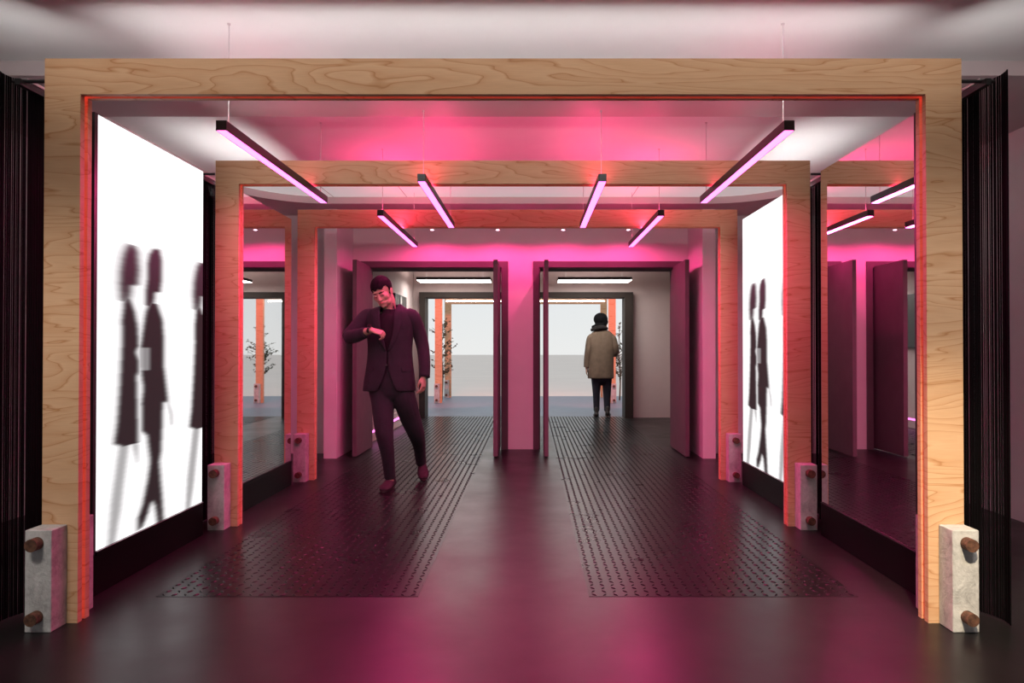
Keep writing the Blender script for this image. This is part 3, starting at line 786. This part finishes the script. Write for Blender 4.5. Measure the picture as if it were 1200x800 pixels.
# ------------------------------------------------------------------ light
def light(kind, name, loc, energy, col, target=None, **kw):
    d = bpy.data.lights.new(name, kind); d.energy = energy; d.color = col
    for k, v in kw.items(): setattr(d, k, v)
    o = bpy.data.objects.new(name, d); o.location = loc; COL.objects.link(o)
    if target is not None:
        o.rotation_euler = (Vector(target) - Vector(loc)).to_track_quat('-Z', 'Y').to_euler()
    return o
for i, x in enumerate(SPOTS):
    light('SPOT', 'downlight_beam', (x, 8.42, ZS-0.19), 38, (1.0, 0.05, 0.26), (x, 8.62, 0), spot_size=R(165), spot_blend=0.35, shadow_soft_size=0.02)
for i, (x, y, l) in enumerate(LAMPS):
    light('AREA', 'lamp_beam', (x, y+LL/2, 2.186), 25, (1.0, 0.045, 0.27), (x, y+LL/2, 0), shape='RECTANGLE', size=0.044, size_y=LL-0.02)
    light('AREA', 'lamp_uplight', (x, y+LL/2, 2.239), (1.2, 1.2, 6, 6, 12, 12)[i], (1.0, 0.05, 0.21), (x, y+LL/2, 9), shape='RECTANGLE', size=0.036, size_y=LL-0.02)
light('AREA', 'front_ceiling_fill', (0, FR[0]+0.10, 2.415), 10.0, (1.0, 0.985, 0.97), (0, FR[0]+1.05, ZC), shape='RECTANGLE', size=3.8, size_y=0.03, spread=R(115))   # added unseen light behind the first beam, whitens the front ceiling
light('AREA', 'beam_face_fill', (0, 2.86, 2.715), 4.2, (1.0, 0.92, 0.84), (0, 3.265, 2.28), shape='RECTANGLE', size=4.2, size_y=0.05, spread=R(75))   # added unseen light, brightens the face of the first beam
for s in (-1, 1):
    light('AREA', 'side_ceiling_fill', (s*2.16, FR[0]+0.2, 2.35), 1.0, (1.0, 0.97, 0.95), (s*2.7, FR[0]+0.6, ZC), shape='RECTANGLE', size=0.4, size_y=0.03, spread=R(130))  # added unseen lights for the front ceiling beyond the frame's sides
light('SPOT', 'warm_spot', (1.15, 1.3, 2.65), 760, (1.0, 0.84, 0.60), (1.95, 3.15, -0.05), spot_size=R(40), spot_blend=1.0, shadow_soft_size=0.05)
for x, y, z, tx, tz, e in ((-1.85, 1.5, 2.66, -1.93, 0.8, 240), (1.80, 1.7, 2.66, 1.9, 1.05, 200)):   # added unseen lights brightening the posts of the first frame
    light('SPOT', 'front_post_fill', (x, y, z), e, (1.0, 0.93, 0.86), (tx, 3.2, tz), spot_size=R(56), spot_blend=0.9, shadow_soft_size=0.35)
for s in (-1, 1):          # added unseen lights over the second bay's panels, washing the side ceiling
    light('AREA', 'bay_ceiling_fill', (s*2.0, FR[1]+0.365+0.58, 2.285), 8.0, (1.0, 0.99, 0.975), (s*2.6, FR[1]+0.365+0.58, ZC+0.02), shape='RECTANGLE', size=1.15, size_y=0.06, spread=R(160))
light('SPOT', 'aisle_fill', (2.75, 2.0, 2.6), 45, (1.0, 0.62, 0.66), (3.4, 5.6, 1.2), spot_size=R(60), spot_blend=1.0, shadow_soft_size=0.05)  # added unseen light, brightens the right side wall
for x in (-1.6, 1.6):
    light('SPOT', 'outdoor_coral_fill', (x, 13.9, 2.6), 420, (1.0, 0.16, 0.17), (x*1.15, 16.3, 1.0), spot_size=R(70), spot_blend=0.6, shadow_soft_size=0.05)  # added unseen lights, tint the nearer outdoor frame coral

w = bpy.data.worlds.new('sky'); SC.world = w; w.use_nodes = True
nt = w.node_tree; bg = nt.nodes['Background']
tc = nt.nodes.new('ShaderNodeTexCoord'); sp = nt.nodes.new('ShaderNodeSeparateXYZ'); nt.links.new(tc.outputs['Generated'], sp.inputs[0])
cn = noise(nt, tc.outputs['Generated'], 4, 5)
fz = math_(nt, 'ADD', sp.outputs[2], math_(nt, 'MULTIPLY', cn, 0.08))
nt.links.new(ramp(nt, fz, [(0.0, (0.86, 0.86, 0.84)), (0.12, (0.78, 0.815, 0.83)), (0.5, (0.66, 0.73, 0.79))]), bg.inputs['Color'])
bg.inputs['Strength'].default_value = 1.0

cam = bpy.data.cameras.new('camera'); co = bpy.data.objects.new('camera', cam); COL.objects.link(co)
cam.sensor_width = 36; cam.lens = 27.0; cam.shift_x = -22/1200; cam.clip_end = 500
co.location = (CAMX, 0, CAMZ); co.rotation_euler = (R(90+0.573), 0, 0)
SC.camera = co
vs = SC.view_settings
SC.display_settings.display_device = 'sRGB'
vs.view_transform = 'Standard'; vs.look = 'None'; vs.exposure = 0.0; vs.gamma = 1.0; vs.use_curve_mapping = False
SC.cycles.use_denoising = True
SC.cycles.max_bounces = 8; SC.cycles.diffuse_bounces = 5; SC.cycles.glossy_bounces = 6
